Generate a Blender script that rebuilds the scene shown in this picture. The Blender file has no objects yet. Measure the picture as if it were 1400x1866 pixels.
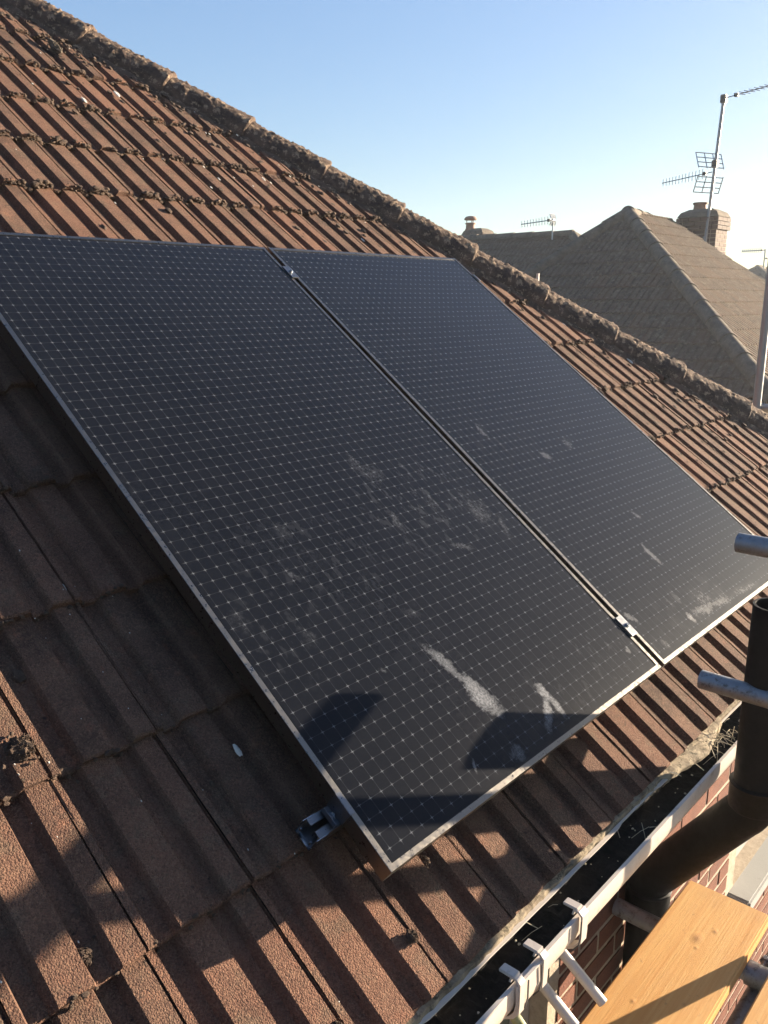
import bpy, bmesh, math, random
import numpy as np
from mathutils import Vector, Matrix, noise
random.seed(7)
R = math.radians
sc = bpy.context.scene
col = sc.collection

# ------------------------------------------------------------------ camera, sky, sun, exposure
cam_d = bpy.data.cameras.new('camera'); cam = bpy.data.objects.new('camera', cam_d); col.objects.link(cam); sc.camera = cam
cam_d.sensor_fit = 'HORIZONTAL'; cam_d.sensor_width = 36; cam_d.lens = 1527.0 / 1400 * 36
cam_d.clip_start = .05; cam_d.clip_end = 3000
CX = Vector((.66093485, -.75044114, -.00179323)); CY = Vector((.18562611, .16116995, .96931274)); CZ = Vector((-.72712315, -.64098544, .2458243))
CAM = Vector((-.90224, -.77993, .91584))
cam.matrix_world = Matrix(((CX.x, CY.x, CZ.x, CAM.x), (CX.y, CY.y, CZ.y, CAM.y), (CX.z, CY.z, CZ.z, CAM.z), (0, 0, 0, 1)))
SUN_AZ, SUN_EL = R(-21.3), R(9.5)
SUN = Vector((math.cos(SUN_AZ)*math.cos(SUN_EL), math.sin(SUN_AZ)*math.cos(SUN_EL), math.sin(SUN_EL)))
world = bpy.data.worlds.new('World'); sc.world = world; world.use_nodes = True
wn = world.node_tree; wn.nodes.clear()
sky = wn.nodes.new('ShaderNodeTexSky'); sky.sky_type = 'NISHITA'; sky.sun_disc = False
sky.sun_elevation = SUN_EL; sky.sun_rotation = R(90) - SUN_AZ
sky.air_density = 1.0; sky.dust_density = 1.0; sky.ozone_density = 2.6; sky.altitude = 50
bg = wn.nodes.new('ShaderNodeBackground'); bg.inputs['Strength'].default_value = .060
wo = wn.nodes.new('ShaderNodeOutputWorld')
gm = wn.nodes.new('ShaderNodeGamma'); gm.inputs[1].default_value = .56          # the phone's tone curve flattens the sky
hs = wn.nodes.new('ShaderNodeHueSaturation'); hs.inputs['Hue'].default_value = .518; hs.inputs['Saturation'].default_value = 1.42; hs.inputs['Value'].default_value = 1.42
wn.links.new(sky.outputs[0], gm.inputs[0]); wn.links.new(gm.outputs[0], hs.inputs['Color']); wn.links.new(hs.outputs[0], bg.inputs[0]); wn.links.new(bg.outputs[0], wo.inputs[0])
sd = bpy.data.lights.new('sun', 'SUN'); sd.energy = 5.0; sd.angle = R(.55); sd.color = (1, .84, .64)
so = bpy.data.objects.new('sun', sd); col.objects.link(so); so.location = (6, -4, 6)
so.rotation_euler = SUN.to_track_quat('Z', 'Y').to_euler()
sc.view_settings.view_transform = 'Standard'; sc.view_settings.look = 'None'; sc.view_settings.gamma = 1
sc.view_settings.exposure = 2.45; sc.view_settings.use_curve_mapping = False
sc.cycles.max_bounces = 6; sc.cycles.diffuse_bounces = 3; sc.cycles.glossy_bounces = 3

# ------------------------------------------------------------------ helpers
TH = .63124; CT, ST = math.cos(TH), math.sin(TH)
ROOF_OFF = -.112                                     # top of the ribs, measured from the panels' top plane
ROOFM = Matrix(((1, 0, 0, 0), (0, CT, -ST, 0), (0, ST, CT, 0), (0, 0, 0, 1)))
I4 = Matrix.Identity(4)
WM = {}

def rp(u, v, n): return Vector((u, v*CT - n*ST, v*ST + n*CT))

class MB:
    def __init__(s): s.v = []; s.f = []
    def add(s, vs, fs):
        o = len(s.v); s.v += [tuple(p) for p in vs]; s.f += [tuple(i+o for i in f) for f in fs]; return s
    def box(s, lo, hi, M=None):
        x0, y0, z0 = lo; x1, y1, z1 = hi
        vs = [Vector(p) for p in ((x0,y0,z0),(x1,y0,z0),(x1,y1,z0),(x0,y1,z0),(x0,y0,z1),(x1,y0,z1),(x1,y1,z1),(x0,y1,z1))]
        if M: vs = [M @ p for p in vs]
        return s.add(vs, [(3,2,1,0),(4,5,6,7),(0,1,5,4),(1,2,6,5),(2,3,7,6),(3,0,4,7)])
    def bbox(s, lo, hi, b=.003, M=None):
        bm = bmesh.new(); bmesh.ops.create_cube(bm, size=1)
        for v in bm.verts: v.co = Vector([lo[i] + (v.co[i]+.5)*(hi[i]-lo[i]) for i in range(3)])
        bmesh.ops.bevel(bm, geom=bm.edges[:], offset=b, segments=2, affect='EDGES')
        if M: bmesh.ops.transform(bm, matrix=M, verts=bm.verts)
        bm.verts.index_update(); s.add([v.co for v in bm.verts], [[v.index for v in f.verts] for f in bm.faces]); bm.free(); return s
    def tube(s, pts, r, n=16, hollow=0, cap=True, deep=.06):
        pts = [Vector(p) for p in pts]; rs = r if isinstance(r, (list, tuple)) else [r]*len(pts)
        prev = None; rings = []
        for i, p in enumerate(pts):
            t = (pts[min(i+1, len(pts)-1)] - pts[max(i-1, 0)]).normalized()
            if prev is None:
                a = Vector((0, 0, 1)) if abs(t.z) < .9 else Vector((1, 0, 0)); x = t.cross(a).normalized()
            else: x = (prev - t*prev.dot(t)).normalized()
            prev = x; y = t.cross(x)
            rings.append([p + rs[i]*(math.cos(2*math.pi*k/n)*x + math.sin(2*math.pi*k/n)*y) for k in range(n)])
        if hollow:
            e = pts[0]; t0 = (pts[1]-pts[0]).normalized(); t1 = (pts[-1]-pts[-2]).normalized()
            def shrink(ring, c, sh): return [c + (q-c)*((1-hollow)) + sh for q in ring]
            rings = [shrink(rings[0], pts[0], t0*deep), shrink(rings[0], pts[0], t0*0)] + rings + [shrink(rings[-1], pts[-1], t1*0), shrink(rings[-1], pts[-1], -t1*deep)]
        vs = [q for rg in rings for q in rg]; fs = []
        for i in range(len(rings)-1):
            for k in range(n):
                a = i*n+k; b = i*n+(k+1) % n; fs.append((a, b, b+n, a+n))
        if cap: fs.append(tuple(range(n-1, -1, -1))); fs.append(tuple(range(len(vs)-n, len(vs))))
        return s.add(vs, fs)
    def prism(s, prof, p0, p1, X, Y):
        """closed profile (x, y) swept from p0 to p1"""
        p0, p1, X, Y = Vector(p0), Vector(p1), Vector(X), Vector(Y); n = len(prof)
        vs = [p0 + X*a + Y*b for a, b in prof] + [p1 + X*a + Y*b for a, b in prof]
        fs = [(i, (i+1) % n, n+(i+1) % n, n+i) for i in range(n)] + [tuple(range(n-1, -1, -1)), tuple(range(n, 2*n))]
        return s.add(vs, fs)
    def mesh(s, name, mat, smooth=False, origin=None):
        me = bpy.data.meshes.new(name)
        vs = s.v
        if origin is not None:
            o = Vector(origin); vs = [tuple(Vector(p)-o) for p in s.v]
        me.from_pydata(vs, [], s.f); me.update()
        bm = bmesh.new(); bm.from_mesh(me); bmesh.ops.recalc_face_normals(bm, faces=bm.faces[:]); bm.to_mesh(me); bm.free()
        if mat: me.materials.append(mat)
        if smooth:
            me.polygons.foreach_set('use_smooth', [True]*len(me.polygons))
            try: me.set_sharp_from_angle(angle=R(smooth if smooth is not True else 40))
            except Exception: pass
        return me

def put(name, me, M=I4, parent=None, **kw):
    o = bpy.data.objects.new(name, me); col.objects.link(o)
    if parent is not None:
        o.parent = parent; o.matrix_parent_inverse = WM[parent.name].inverted()
    o.matrix_basis = M; WM[o.name] = M.copy()
    for k, v in kw.items():
        if v: o[k] = v
    return o

def build(name, mb, mat, parent=None, smooth=False, **kw):
    """one mesh object from world coordinates, origin at the bottom centre of its box"""
    a = np.array(mb.v); lo, hi = a.min(0), a.max(0)
    org = Vector(((lo[0]+hi[0])/2, (lo[1]+hi[1])/2, lo[2]))
    return put(name, mb.mesh(name, mat, smooth, org), Matrix.Translation(org), parent, **kw)

def thing(name, loc, label, cat, group=None, M=None):
    o = bpy.data.objects.new(name, None); col.objects.link(o); o.empty_display_size = .1
    m = M if M is not None else Matrix.Translation(Vector(loc))
    o.matrix_basis = m; WM[o.name] = m.copy(); o['label'] = label; o['category'] = cat
    if group: o['group'] = group
    return o

# ------------------------------------------------------------------ materials
class NT:
    def __init__(s, name):
        s.m = bpy.data.materials.new(name); s.m.use_nodes = True; s.t = s.m.node_tree; s.t.nodes.clear()
        s.out = s.t.nodes.new('ShaderNodeOutputMaterial'); s.b = s.t.nodes.new('ShaderNodeBsdfPrincipled'); s.t.links.new(s.b.outputs[0], s.out.inputs[0])
    def n(s, typ, ins=None, **props):
        nd = s.t.nodes.new('ShaderNode'+typ)
        for k, v in props.items(): setattr(nd, k, v)
        for k, v in (ins or {}).items(): s.set(nd.inputs[k], v)
        return nd
    def set(s, sock, v):
        if hasattr(v, 'is_output') or isinstance(v, bpy.types.NodeSocket): s.t.links.new(v, sock)
        else: sock.default_value = v
    def math(s, op, a, b=None, c=None, clamp=False):
        nd = s.t.nodes.new('ShaderNodeMath'); nd.operation = op; nd.use_clamp = clamp; s.set(nd.inputs[0], a)
        if b is not None: s.set(nd.inputs[1], b)
        if c is not None: s.set(nd.inputs[2], c)
        return nd.outputs[0]
    def vec(s, instance=True):
        tc = s.n('TexCoord')
        if not instance: return tc.outputs['Object']
        oi = s.n('ObjectInfo'); mul = s.n('VectorMath', operation='SCALE'); mul.inputs[0].default_value = (37.1, 19.7, 53.3); s.t.links.new(oi.outputs['Random'], mul.inputs['Scale'])
        ad = s.n('VectorMath', operation='ADD'); s.t.links.new(tc.outputs['Object'], ad.inputs[0]); s.t.links.new(mul.outputs[0], ad.inputs[1]); return ad.outputs[0]
    def noise(s, vec, scale, detail=4, rough=.6, out='Fac'):
        nd = s.n('TexNoise', {'Scale': scale, 'Detail': detail, 'Roughness': rough}); s.t.links.new(vec, nd.inputs['Vector']); return nd.outputs[out]
    def ramp(s, fac, stops):
        nd = s.n('ValToRGB'); cr = nd.color_ramp
        while len(cr.elements) < len(stops): cr.elements.new(.5)
        for e, (p, c) in zip(cr.elements, stops):
            e.position = p; e.color = (c, c, c, 1) if isinstance(c, (int, float)) else (*c, 1)
        s.t.links.new(fac, nd.inputs[0]); return nd.outputs[0]
    def mix(s, fac, a, b, mode='MIX'):
        nd = s.n('Mix', data_type='RGBA', blend_type=mode); s.set(nd.inputs[0], fac)
        s.set(nd.inputs[6], (*a, 1) if isinstance(a, tuple) else a); s.set(nd.inputs[7], (*b, 1) if isinstance(b, tuple) else b); return nd.outputs[2]
    def bump(s, h, dist, strength=1, prev=None):
        nd = s.n('Bump', {'Strength': strength, 'Distance': dist}); s.t.links.new(h, nd.inputs['Height'])
        if prev is not None: s.t.links.new(prev, nd.inputs['Normal'])
        return nd.outputs[0]
    def fin(s, color=None, rough=None, normal=None, metallic=None, spec=None):
        if color is not None: s.set(s.b.inputs['Base Color'], (*color, 1) if isinstance(color, tuple) else color)
        if rough is not None: s.set(s.b.inputs['Roughness'], rough)
        if normal is not None: s.set(s.b.inputs['Normal'], normal)
        if metallic is not None: s.set(s.b.inputs['Metallic'], metallic)
        if spec is not None: s.b.inputs['Specular IOR Level'].default_value = spec
        return s.m

def mat_tile(name, dark, mid, red, lichen, li=.5, speck=1.0):
    k = NT(name); v = k.vec(); oi = k.n('ObjectInfo')
    big = k.noise(v, 6, 5, .65); med = k.noise(v, 28, 6, .7); fine = k.noise(v, 420, 3, .8); grain = k.noise(v, 620, 2, .7)
    c = k.mix(k.ramp(big, [(.34, 0.), (.66, 1.)]), dark, mid)
    c = k.mix(k.math('MULTIPLY', k.ramp(med, [(.56, 0.), (.68, 1.)]), .75), c, red)
    c = k.mix(k.math('MULTIPLY', k.ramp(oi.outputs['Random'], [(.45, 0.), (1., 1.)]), .55), c, red)
    lich = k.noise(v, 15, 8, .75); c = k.mix(k.math('MULTIPLY', k.ramp(lich, [(.52, 0.), (.63, 1.)]), li), c, lichen)
    c = k.mix(k.ramp(fine, [(.36, .6*speck), (.48, 0.)]), c, tuple(x*.35 for x in dark))
    c = k.mix(k.ramp(grain, [(.59, 0.), (.70, .5*speck)]), c, (.36, .24, .16))
    pit = k.ramp(k.noise(v, 55, 3, .6), [(.26, 1.), (.33, 0.)]); c = k.mix(k.math('MULTIPLY', pit, .8), c, (.02, .017, .015))
    vo = k.n('TexVoronoi', {'Scale': 330.0, 'Randomness': 1.0}); k.t.links.new(v, vo.inputs['Vector']); sp = k.n('SeparateColor'); k.t.links.new(vo.outputs['Color'], sp.inputs[0])
    gr = k.math('SUBTRACT', k.math('MULTIPLY', sp.outputs[0], .9), vo.outputs['Distance'])
    c = k.mix(k.math('MULTIPLY', k.ramp(sp.outputs[1], [(.5, 0.), (1., 1.)]), .22*speck), c, (.36, .22, .14))
    c = k.mix(k.math('MULTIPLY', k.ramp(sp.outputs[2], [(.62, 0.), (1., 1.)]), .38*speck), c, tuple(x*.5 for x in dark))
    b1 = k.bump(k.noise(v, 60, 6, .75), .006, .8); b1 = k.bump(gr, .0035, .9*speck, b1); b2 = k.bump(k.noise(v, 420, 3, .85), .0022, .8, b1)
    return k.fin(c, .93, b2, spec=.2)
M_TILE = mat_tile('concrete_tile', (.066, .038, .029), (.168, .092, .062), (.215, .098, .062), (.120, .092, .064))
M_TILE_FAR = mat_tile('weathered_grey_tile', (.085, .064, .048), (.150, .112, .080), (.16, .098, .062), (.22, .18, .125), .8, .6)

def mat_rough(name, c0, c1, scale=30, bump=.004, rough=.9, c2=None, th=.6, inst=True, spec=.2, bscale=None):
    k = NT(name); v = k.vec(inst)
    c = k.mix(k.ramp(k.noise(v, scale, 6, .7), [(.35, 0.), (.65, 1.)]), c0, c1)
    if c2: c = k.mix(k.ramp(k.noise(v, scale*2.7, 5, .75), [(th, 0.), (th+.07, 1.)]), c, c2)
    return k.fin(c, rough, k.bump(k.noise(v, (bscale or scale*4), 6, .75), bump, 1), spec=spec)
M_MOSS = mat_rough('brown_moss', (.046, .032, .025), (.105, .072, .053), 60, .006, .95, (.15, .11, .075), .57, False)
M_HIP = mat_rough('mossy_hip_concrete', (.050, .036, .029), (.120, .080, .059), 14, .007, .95, (.24, .175, .12), .54, False, bscale=70)
M_MORTAR = mat_rough('mortar', (.13, .10, .07), (.36, .30, .21), 22, .006, .92, (.10, .085, .06), .54)
M_CAPFAR = mat_rough('grey_ridge_cap', (.095, .076, .058), (.155, .125, .095), 8, .01, .95, (.22, .18, .125), .6)
M_DECK = mat_rough('roof_felt', (.02, .018, .016), (.035, .03, .027), 20)
M_MUCK = mat_rough('gutter_muck', (.012, .011, .009), (.030, .026, .021), 40, .012, .85, (.20, .18, .15), .69, False)
M_DROP = mat_rough('bird_dropping', (.42, .40, .36), (.55, .53, .48), 60, .002)
M_GROUND = mat_rough('ground_cover', (.06, .07, .035), (.12, .11, .07), .8, .02, .95, None, .6, False)
M_PAVE = mat_rough('concrete_paving', (.28, .27, .25), (.36, .34, .31), 3, .004, .9, None, .6, False)
M_RENDER = mat_rough('cream_render', (.50, .46, .38), (.60, .56, .47), 2, .004, .9, None, .6, False)
M_TWIG = mat_rough('dry_straw', (.45, .38, .26), (.62, .54, .40), 60, .001)
M_JOINT = mat_rough('mortar_joint', (.30, .25, .19), (.42, .35, .27), 30, .003, .95, (.25, .2, .16), .6, False)

def mat_brick(name, a, b, d):
    k = NT(name); v = k.vec(); oi = k.n('ObjectInfo')
    c = k.mix(oi.outputs['Random'], a, b); c = k.mix(k.ramp(k.noise(v, 18, 6, .7), [(.4, 0.), (.7, .8)]), c, d)
    c = k.mix(k.ramp(k.noise(v, 220, 3, .8), [(.34, .6), (.46, 0.)]), c, tuple(x*.35 for x in d))
    return k.fin(c, .85, k.bump(k.noise(v, 150, 6, .8), .003, 1), spec=.25)
M_BRICK = mat_brick('red_brick', (.15, .058, .038), (.20, .082, .050), (.10, .046, .034))
M_BRICKFAR = mat_brick('orange_brick', (.085, .050, .036), (.135, .070, .045), (.065, .045, .034))

def mat_plain(name, c, rough=.5, metallic=0, var=.15, scale=12, bump=.0008, spec=.5, dirt=None, dth=.6, inst=True):
    k = NT(name); v = k.vec(inst); col_ = k.mix(k.noise(v, scale, 5, .7), tuple(x*(1-var) for x in c), tuple(min(1, x*(1+var)) for x in c))
    if dirt: col_ = k.mix(k.ramp(k.noise(v, scale*1.7, 7, .75), [(dth, 0.), (dth+.12, .85)]), col_, dirt)
    rg = k.ramp(k.noise(v, scale*3, 5, .7), [(.3, max(0, rough-.12)), (.7, min(1, rough+.12))])
    return k.fin(col_, rg, k.bump(k.noise(v, scale*14, 5, .7), bump, .6), metallic, spec)
M_ALU = mat_plain('anodised_frame', (.165, .152, .135), .34, 1.0, .12, 30, .0003)
M_RAIL = mat_plain('mill_aluminium', (.16, .165, .175), .36, 1.0, .1, 30, .0004)
M_STEEL = mat_plain('zinc_steel', (.34, .35, .37), .2, 1.0, .08, 40, .0003)
M_GALV = mat_plain('galvanised_tube', (.22, .225, .235), .5, .75, .22, 26, .0014, dirt=(.085, .07, .058), dth=.52)
M_GALVFAR = mat_plain('pale_galvanised', (.24, .24, .24), .5, .6, .1, 6, .001)
M_PIPE = mat_plain('dark_pipe', (.0045, .004, .0036), .62, 0, .3, 14, .0006, dirt=(.012, .010, .008), dth=.60, spec=.18)
M_WHITE = mat_plain('aged_white_plastic', (.44, .39, .345), .42, 0, .06, 9, .0006, dirt=(.28, .24, .19), dth=.56)
M_ALGAE = mat_plain('algae_green_plastic', (.27, .27, .12), .6, 0, .2, 30, .001, dirt=(.13, .15, .04), dth=.50)
M_RUBBER = mat_plain('black_rubber', (.03, .03, .035), .6)
M_GLASSW = mat_plain('window_glass', (.10, .13, .10), .06, 0, .2, 2, .0001, .8)
M_GREY = mat_plain('pale_grey_sill', (.28, .275, .26), .6, 0, .08, 6, .001, dirt=(.2, .19, .17))
M_POT = mat_plain('terracotta_pot', (.24, .125, .08), .8, 0, .2, 8, .002)
M_AER = mat_plain('aerial_metal', (.38, .39, .40), .4, .8, .1, 12, .0004)

def mat_wood():
    k = NT('new_timber'); tc = k.n('TexCoord'); oi = k.n('ObjectInfo')
    mp = k.n('Mapping'); mp.inputs['Scale'].default_value = (.8, 30, 30); k.t.links.new(tc.outputs['Object'], mp.inputs[0])
    wv = k.n('VectorMath', operation='ADD'); sc3 = k.n('VectorMath', operation='SCALE'); sc3.inputs[0].default_value = (9, 5, 3); k.t.links.new(oi.outputs['Random'], sc3.inputs['Scale'])
    k.t.links.new(mp.outputs[0], wv.inputs[0]); k.t.links.new(sc3.outputs[0], wv.inputs[1])
    g = k.noise(wv.outputs[0], 2.2, 6, .6); g2 = k.noise(wv.outputs[0], 9, 4, .7)
    c = k.mix(k.ramp(g, [(.36, 0.), (.64, 1.)]), (.50, .255, .078), (.57, .33, .118))
    c = k.mix(k.ramp(g2, [(.58, 0.), (.70, .45)]), c, (.34, .165, .055))
    sep = k.n('SeparateXYZ'); k.t.links.new(tc.outputs['Object'], sep.inputs[0]); x, y = sep.outputs[0], sep.outputs[1]
    h = None
    for kx, ky, r in ((1.02, .008, .022), (1.075, -.020, .012), (.985, -.004, .010), (.72, .045, .011), (.79, -.05, .009)):
        d = k.math('SQRT', k.math('ADD', k.math('POWER', k.math('MULTIPLY', k.math('SUBTRACT', x, kx), .7), 2), k.math('POWER', k.math('SUBTRACT', y, ky), 2)))
        m = k.ramp(k.math('DIVIDE', k.math('ADD', d, k.math('MULTIPLY', g2, .006)), r), [(.25, .9), (.62, .35), (1., 0.)])
        c = k.mix(k.math('MULTIPLY', m, .75), c, (.24, .11, .04)); h = m if h is None else k.math('MAXIMUM', h, m)
    v2 = k.n('VectorMath', operation='SCALE'); v2.inputs['Scale'].default_value = 1.0; k.t.links.new(tc.outputs['Object'], v2.inputs[0])
    c = k.mix(k.ramp(k.noise(v2.outputs[0], 38, 5, .8), [(.62, 0.), (.70, .6)]), c, (.20, .115, .055))
    c = k.mix(k.ramp(k.noise(v2.outputs[0], 7, 4, .6), [(.45, 0.), (.75, .35)]), c, (.36, .215, .095))
    nrm = k.bump(k.math('ADD', g2, k.math('MULTIPLY', h, 1.2)),   .0015, .5)
    return k.fin(c, .62, nrm, spec=.35)
M_WOOD = mat_wood()

SMEARS = [(1.50,.09,.09,.035,.2,.28),(1.60,.07,.07,.03,.9,.25),(.93,.60,.08,.04,-1.2,.3),(0.428,0.270,0.075,0.012,-1.29,0.75),(0.452,0.178,0.078,0.017,-1.36,1.1),(0.586,0.071,0.069,0.009,-2.318,0.9),(0.629,0.069,0.047,0.009,-1.661,0.8),(0.623,0.109,0.023,0.012,-1.55,1.0),(0.914,0.618,0.065,0.022,-1.85,0.34),(0.792,0.67,0.045,0.017,-1.88,0.28),(0.627,0.653,0.061,0.011,-1.614,0.35),(0.295,0.714,0.046,0.018,-1.603,0.26),(0.05,0.533,0.044,0.018,-1.831,0.25),(0.166,0.449,0.035,0.017,-1.026,0.25),(1.468,0.056,0.098,0.018,-0.104,0.5),(1.563,0.046,0.114,0.012,-0.088,0.45),(1.759,0.036,0.17,0.013,-0.082,0.32),(0.427,0.035,0.026,0.013,-1.593,0.6),(1.469,0.276,0.063,0.008,-1.647,0.6),(1.12,0.148,0.034,0.009,-0.864,0.6),(1.62,0.751,0.049,0.018,-2.032,0.35),(1.442,0.725,0.035,0.011,-0.704,0.5),(1.253,0.877,0.049,0.014,-1.878,0.4),(0.308,0.065,0.021,0.003,-2.147,0.7),(0.667,0.818,0.075,0.032,-1.129,0.25),(0.237,0.595,0.026,0.009,-0.939,0.35),(0.766,0.521,0.05,0.011,-0.515,0.4),(0.999,0.082,0.014,0.007,-1.291,0.6),(1.155,0.037,0.026,0.012,-0.911,0.35),(1.366,0.057,0.021,0.011,-1.275,0.7),(1.592,0.415,0.031,0.01,-1.16,0.4),(0.273,0.322,0.013,0.005,-0.911,0.5),(0.969,0.534,0.069,0.01,-2.008,0.35),(0.455,0.41,0.03,0.008,-0.673,0.3),(0.654,0.863,0.052,0.014,-1.676,0.3)]
PW, PL, PG = 1.060, 1.845, .0187

def mat_panel(name, u0):
    """dark cells under glass: fine grid of bus wires with a small cross at each solder point, dust and dried smears"""
    k = NT(name); tc = k.n('TexCoord'); sep = k.n('SeparateXYZ'); k.t.links.new(tc.outputs['Object'], sep.inputs[0]); x, y = sep.outputs[0], sep.outputs[1]
    def cell(c, off, p):
        t = k.math('DIVIDE', k.math('SUBTRACT', c, off), p)
        return k.math('MULTIPLY', k.math('ABSOLUTE', k.math('SUBTRACT', t, k.math('ROUND', t))), p)
    fx = cell(x, .027, .02875); fy = cell(y, .033, .02889)
    def line(d, w): return k.ramp(k.math('DIVIDE', d, w), [(0., 1.), (1., 0.)])
    lx, ly = line(fx, .0006), line(fy, .0006)
    star = k.math('MAXIMUM', k.math('MULTIPLY', line(fx, .0011), line(fy, .0055)), k.math('MULTIPLY', line(fy, .0011), line(fx, .0055)))
    dot = k.math('MULTIPLY', line(fx, .0022), line(fy, .0022))
    g = k.math('ADD', k.math('MULTIPLY', k.math('MAXIMUM', lx, ly), .06), k.math('MULTIPLY', k.math('MAXIMUM', star, dot), .26), clamp=True)
    inside = k.math('MULTIPLY', k.math('MULTIPLY', k.math('GREATER_THAN', x, .019), k.math('LESS_THAN', x, PW-.019)), k.math('MULTIPLY', k.math('GREATER_THAN', y, .024), k.math('LESS_THAN', y, PL-.014)))
    g = k.math('MULTIPLY', g, inside)
    g = k.math('MULTIPLY', g, k.ramp(k.noise(tc.outputs['Object'], 60, 3, .6), [(.3, .55), (.6, 1.)]))
    base = k.mix(g, (.0042, .0048, .0068), (.46, .49, .54))
    # dust
    ad = k.n('VectorMath', operation='ADD'); ad.inputs[1].default_value = (u0*3.1, 0, 0); k.t.links.new(tc.outputs['Object'], ad.inputs[0]); P = ad.outputs[0]
    d1 = k.noise(P, 5, 6, .7); d2 = k.noise(P, 36, 5, .75); fine = k.noise(P, 230, 4, .8)
    dust = k.math('ADD', .001, k.math('MULTIPLY', k.ramp(k.math('MULTIPLY', d1, d2), [(.20, 0.), (.46, 1.)]), .007))
    sm = None
    w1 = k.noise(P, 13, 6, .75); w2 = k.noise(P, 17, 6, .75)
    wx = k.math('MULTIPLY', k.math('SUBTRACT', w1, .5), .10); wy = k.math('MULTIPLY', k.math('SUBTRACT', w2, .5), .10)
    for (cu, cv, L, w, an, s) in SMEARS:
        cu -= u0
        if cu < -.1 or cu > PW+.1: continue
        ca, sa = math.cos(an), math.sin(an); amp = min(1.0, w*55)
        dx = k.math('SUBTRACT', k.math('ADD', x, k.math('MULTIPLY', wx, amp)), cu); dy = k.math('SUBTRACT', k.math('ADD', y, k.math('MULTIPLY', wy, amp)), cv)
        a = k.math('MULTIPLY', k.math('ADD', k.math('MULTIPLY', dx, ca), k.math('MULTIPLY', dy, sa)), 1/L)
        b = k.math('MULTIPLY', k.math('SUBTRACT', k.math('MULTIPLY', dy, ca), k.math('MULTIPLY', dx, sa)), 1/(w*1.7))
        e = k.math('SUBTRACT', 1.0, k.math('ADD', k.math('MULTIPLY', a, a), k.math('MULTIPLY', b, b)), clamp=True)
        e = k.math('MULTIPLY', e, s); sm = e if sm is None else k.math('MAXIMUM', sm, e)
    torn = k.math('MULTIPLY', k.math('SUBTRACT', k.noise(P, 70, 6, .8), .5), 1.6)
    sm = k.math('MULTIPLY', sm, k.ramp(k.math('ADD', k.math('MULTIPLY', sm, 1.4), torn), [(.15, 0.), (.75, 1.)]))
    sm = k.math('MULTIPLY', sm, k.ramp(fine, [(.40, .12), (.62, .56)]))
    zone = None
    for (cu, cv, ru, rv, s) in ((.80, .68, .34, .20, 1.0), (.30, .60, .24, .20, .6), (1.30, .82, .25, .14, .6), (1.45, .10, .34, .10, 1.0), (.95, .10, .5, .12, .5), (.12, .48, .15, .15, .7)):
        a = k.math('MULTIPLY', k.math('SUBTRACT', x, cu-u0), 1/ru); b = k.math('MULTIPLY', k.math('SUBTRACT', y, cv), 1/rv)
        e = k.math('MULTIPLY', k.math('SUBTRACT', 1.0, k.math('ADD', k.math('MULTIPLY', a, a), k.math('MULTIPLY', b, b)), clamp=True), s); zone = e if zone is None else k.math('MAXIMUM', zone, e)
    wp = k.n('Mapping'); wp.inputs['Rotation'].default_value = (0, 0, .5); wp.inputs['Scale'].default_value = (1.7, .8, 1); k.t.links.new(P, wp.inputs[0])
    dab = k.ramp(k.noise(wp.outputs[0], 24, 5, .62), [(.56, 0.), (.60, .7), (.72, 1.)])
    sm = k.math('ADD', sm, k.math('MULTIPLY', k.math('MULTIPLY', dab, zone), .060))
    f = k.math('ADD', dust, sm, clamp=True)
    c = k.mix(f, base, (.24, .255, .285))
    rg = k.math('ADD', .24, k.math('MULTIPLY', f, .6), clamp=True)
    k.fin(c, rg, k.bump(fine, .0003, .25)); k.b.inputs['IOR'].default_value = 1.45
    k.b.inputs['Specular IOR Level'].default_value = .14
    return k.m

# ------------------------------------------------------------------ ground and setting
mb = MB(); mb.add([(-600,-600,-2.95),(600,-600,-2.95),(600,600,-2.95),(-600,600,-2.95)], [(0,1,2,3)])
put('ground', mb.mesh('ground', M_GROUND), I4, None, kind='structure')
mb = MB(); mb.box((-6,-2.6,-3.0),(8.6,.1,-2.93)); build('path', mb, M_PAVE, kind='structure')

# ------------------------------------------------------------------ the tile shape
TW, GA = .2, .3137
def tile_profile(det=True):
    """height across one interlocking tile with a whole rib, a wide part rib and a thin part rib"""
    pts = [(0, 0), (.0135, 0), (.0215, -.0195), (.0490, -.0195), (.0575, 0), (.1110, 0), (.1190, -.0195), (.1470, -.0195), (.1555, 0), (.1940, 0), (.1958, -.008), (.1990, -.008), (.2, -.0005)]
    return pts
def tile_mb(seed, rows, cut=None, jitter=.0008, length=GA+.05, depth=1.0):
    rnd = random.Random(seed); prof = tile_profile(); m = MB(); n = len(prof)
    sc_ = rnd.uniform(-1, 1)
    def jz(x, y): return noise.noise(Vector((x*22+seed*7.3, y*16, seed))) * .0018 + noise.noise(Vector((x*90+seed, y*70, 2))) * jitter
    for r, y in enumerate(rows):
        for i, (x, z) in enumerate(prof):
            ye = 0
            if y < .02: ye = noise.noise(Vector((x*60+seed*3.1, 0, seed)))*.0035
            zz = z*depth - .0165*y/GA + jz(x, y) - (.0035 if r == 0 else 0)
            m.v.append((x, y+ye, zz))
    for r in range(len(rows)-1):
        for i in range(n-1):
            a = r*n+i; m.f.append((a, a+1, a+n+1, a+n))
    # front edge, thickness under the nose
    o = len(m.v)
    for i, (x, z) in enumerate(prof): m.v.append((x, .001, z-.019))
    for i in range(n-1): m.f.append((o+i, o+i+1, i+1, i))
    return m
ROWS_HI = (0, .004, .03, .07, .12, .17, .22, .27, .31, GA+.05)
ROWS_LO = (0, .006, .12, GA+.05)
TILE_HI = [tile_mb(i, ROWS_HI).mesh('tile', M_TILE, 28) for i in range(6)]
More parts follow.
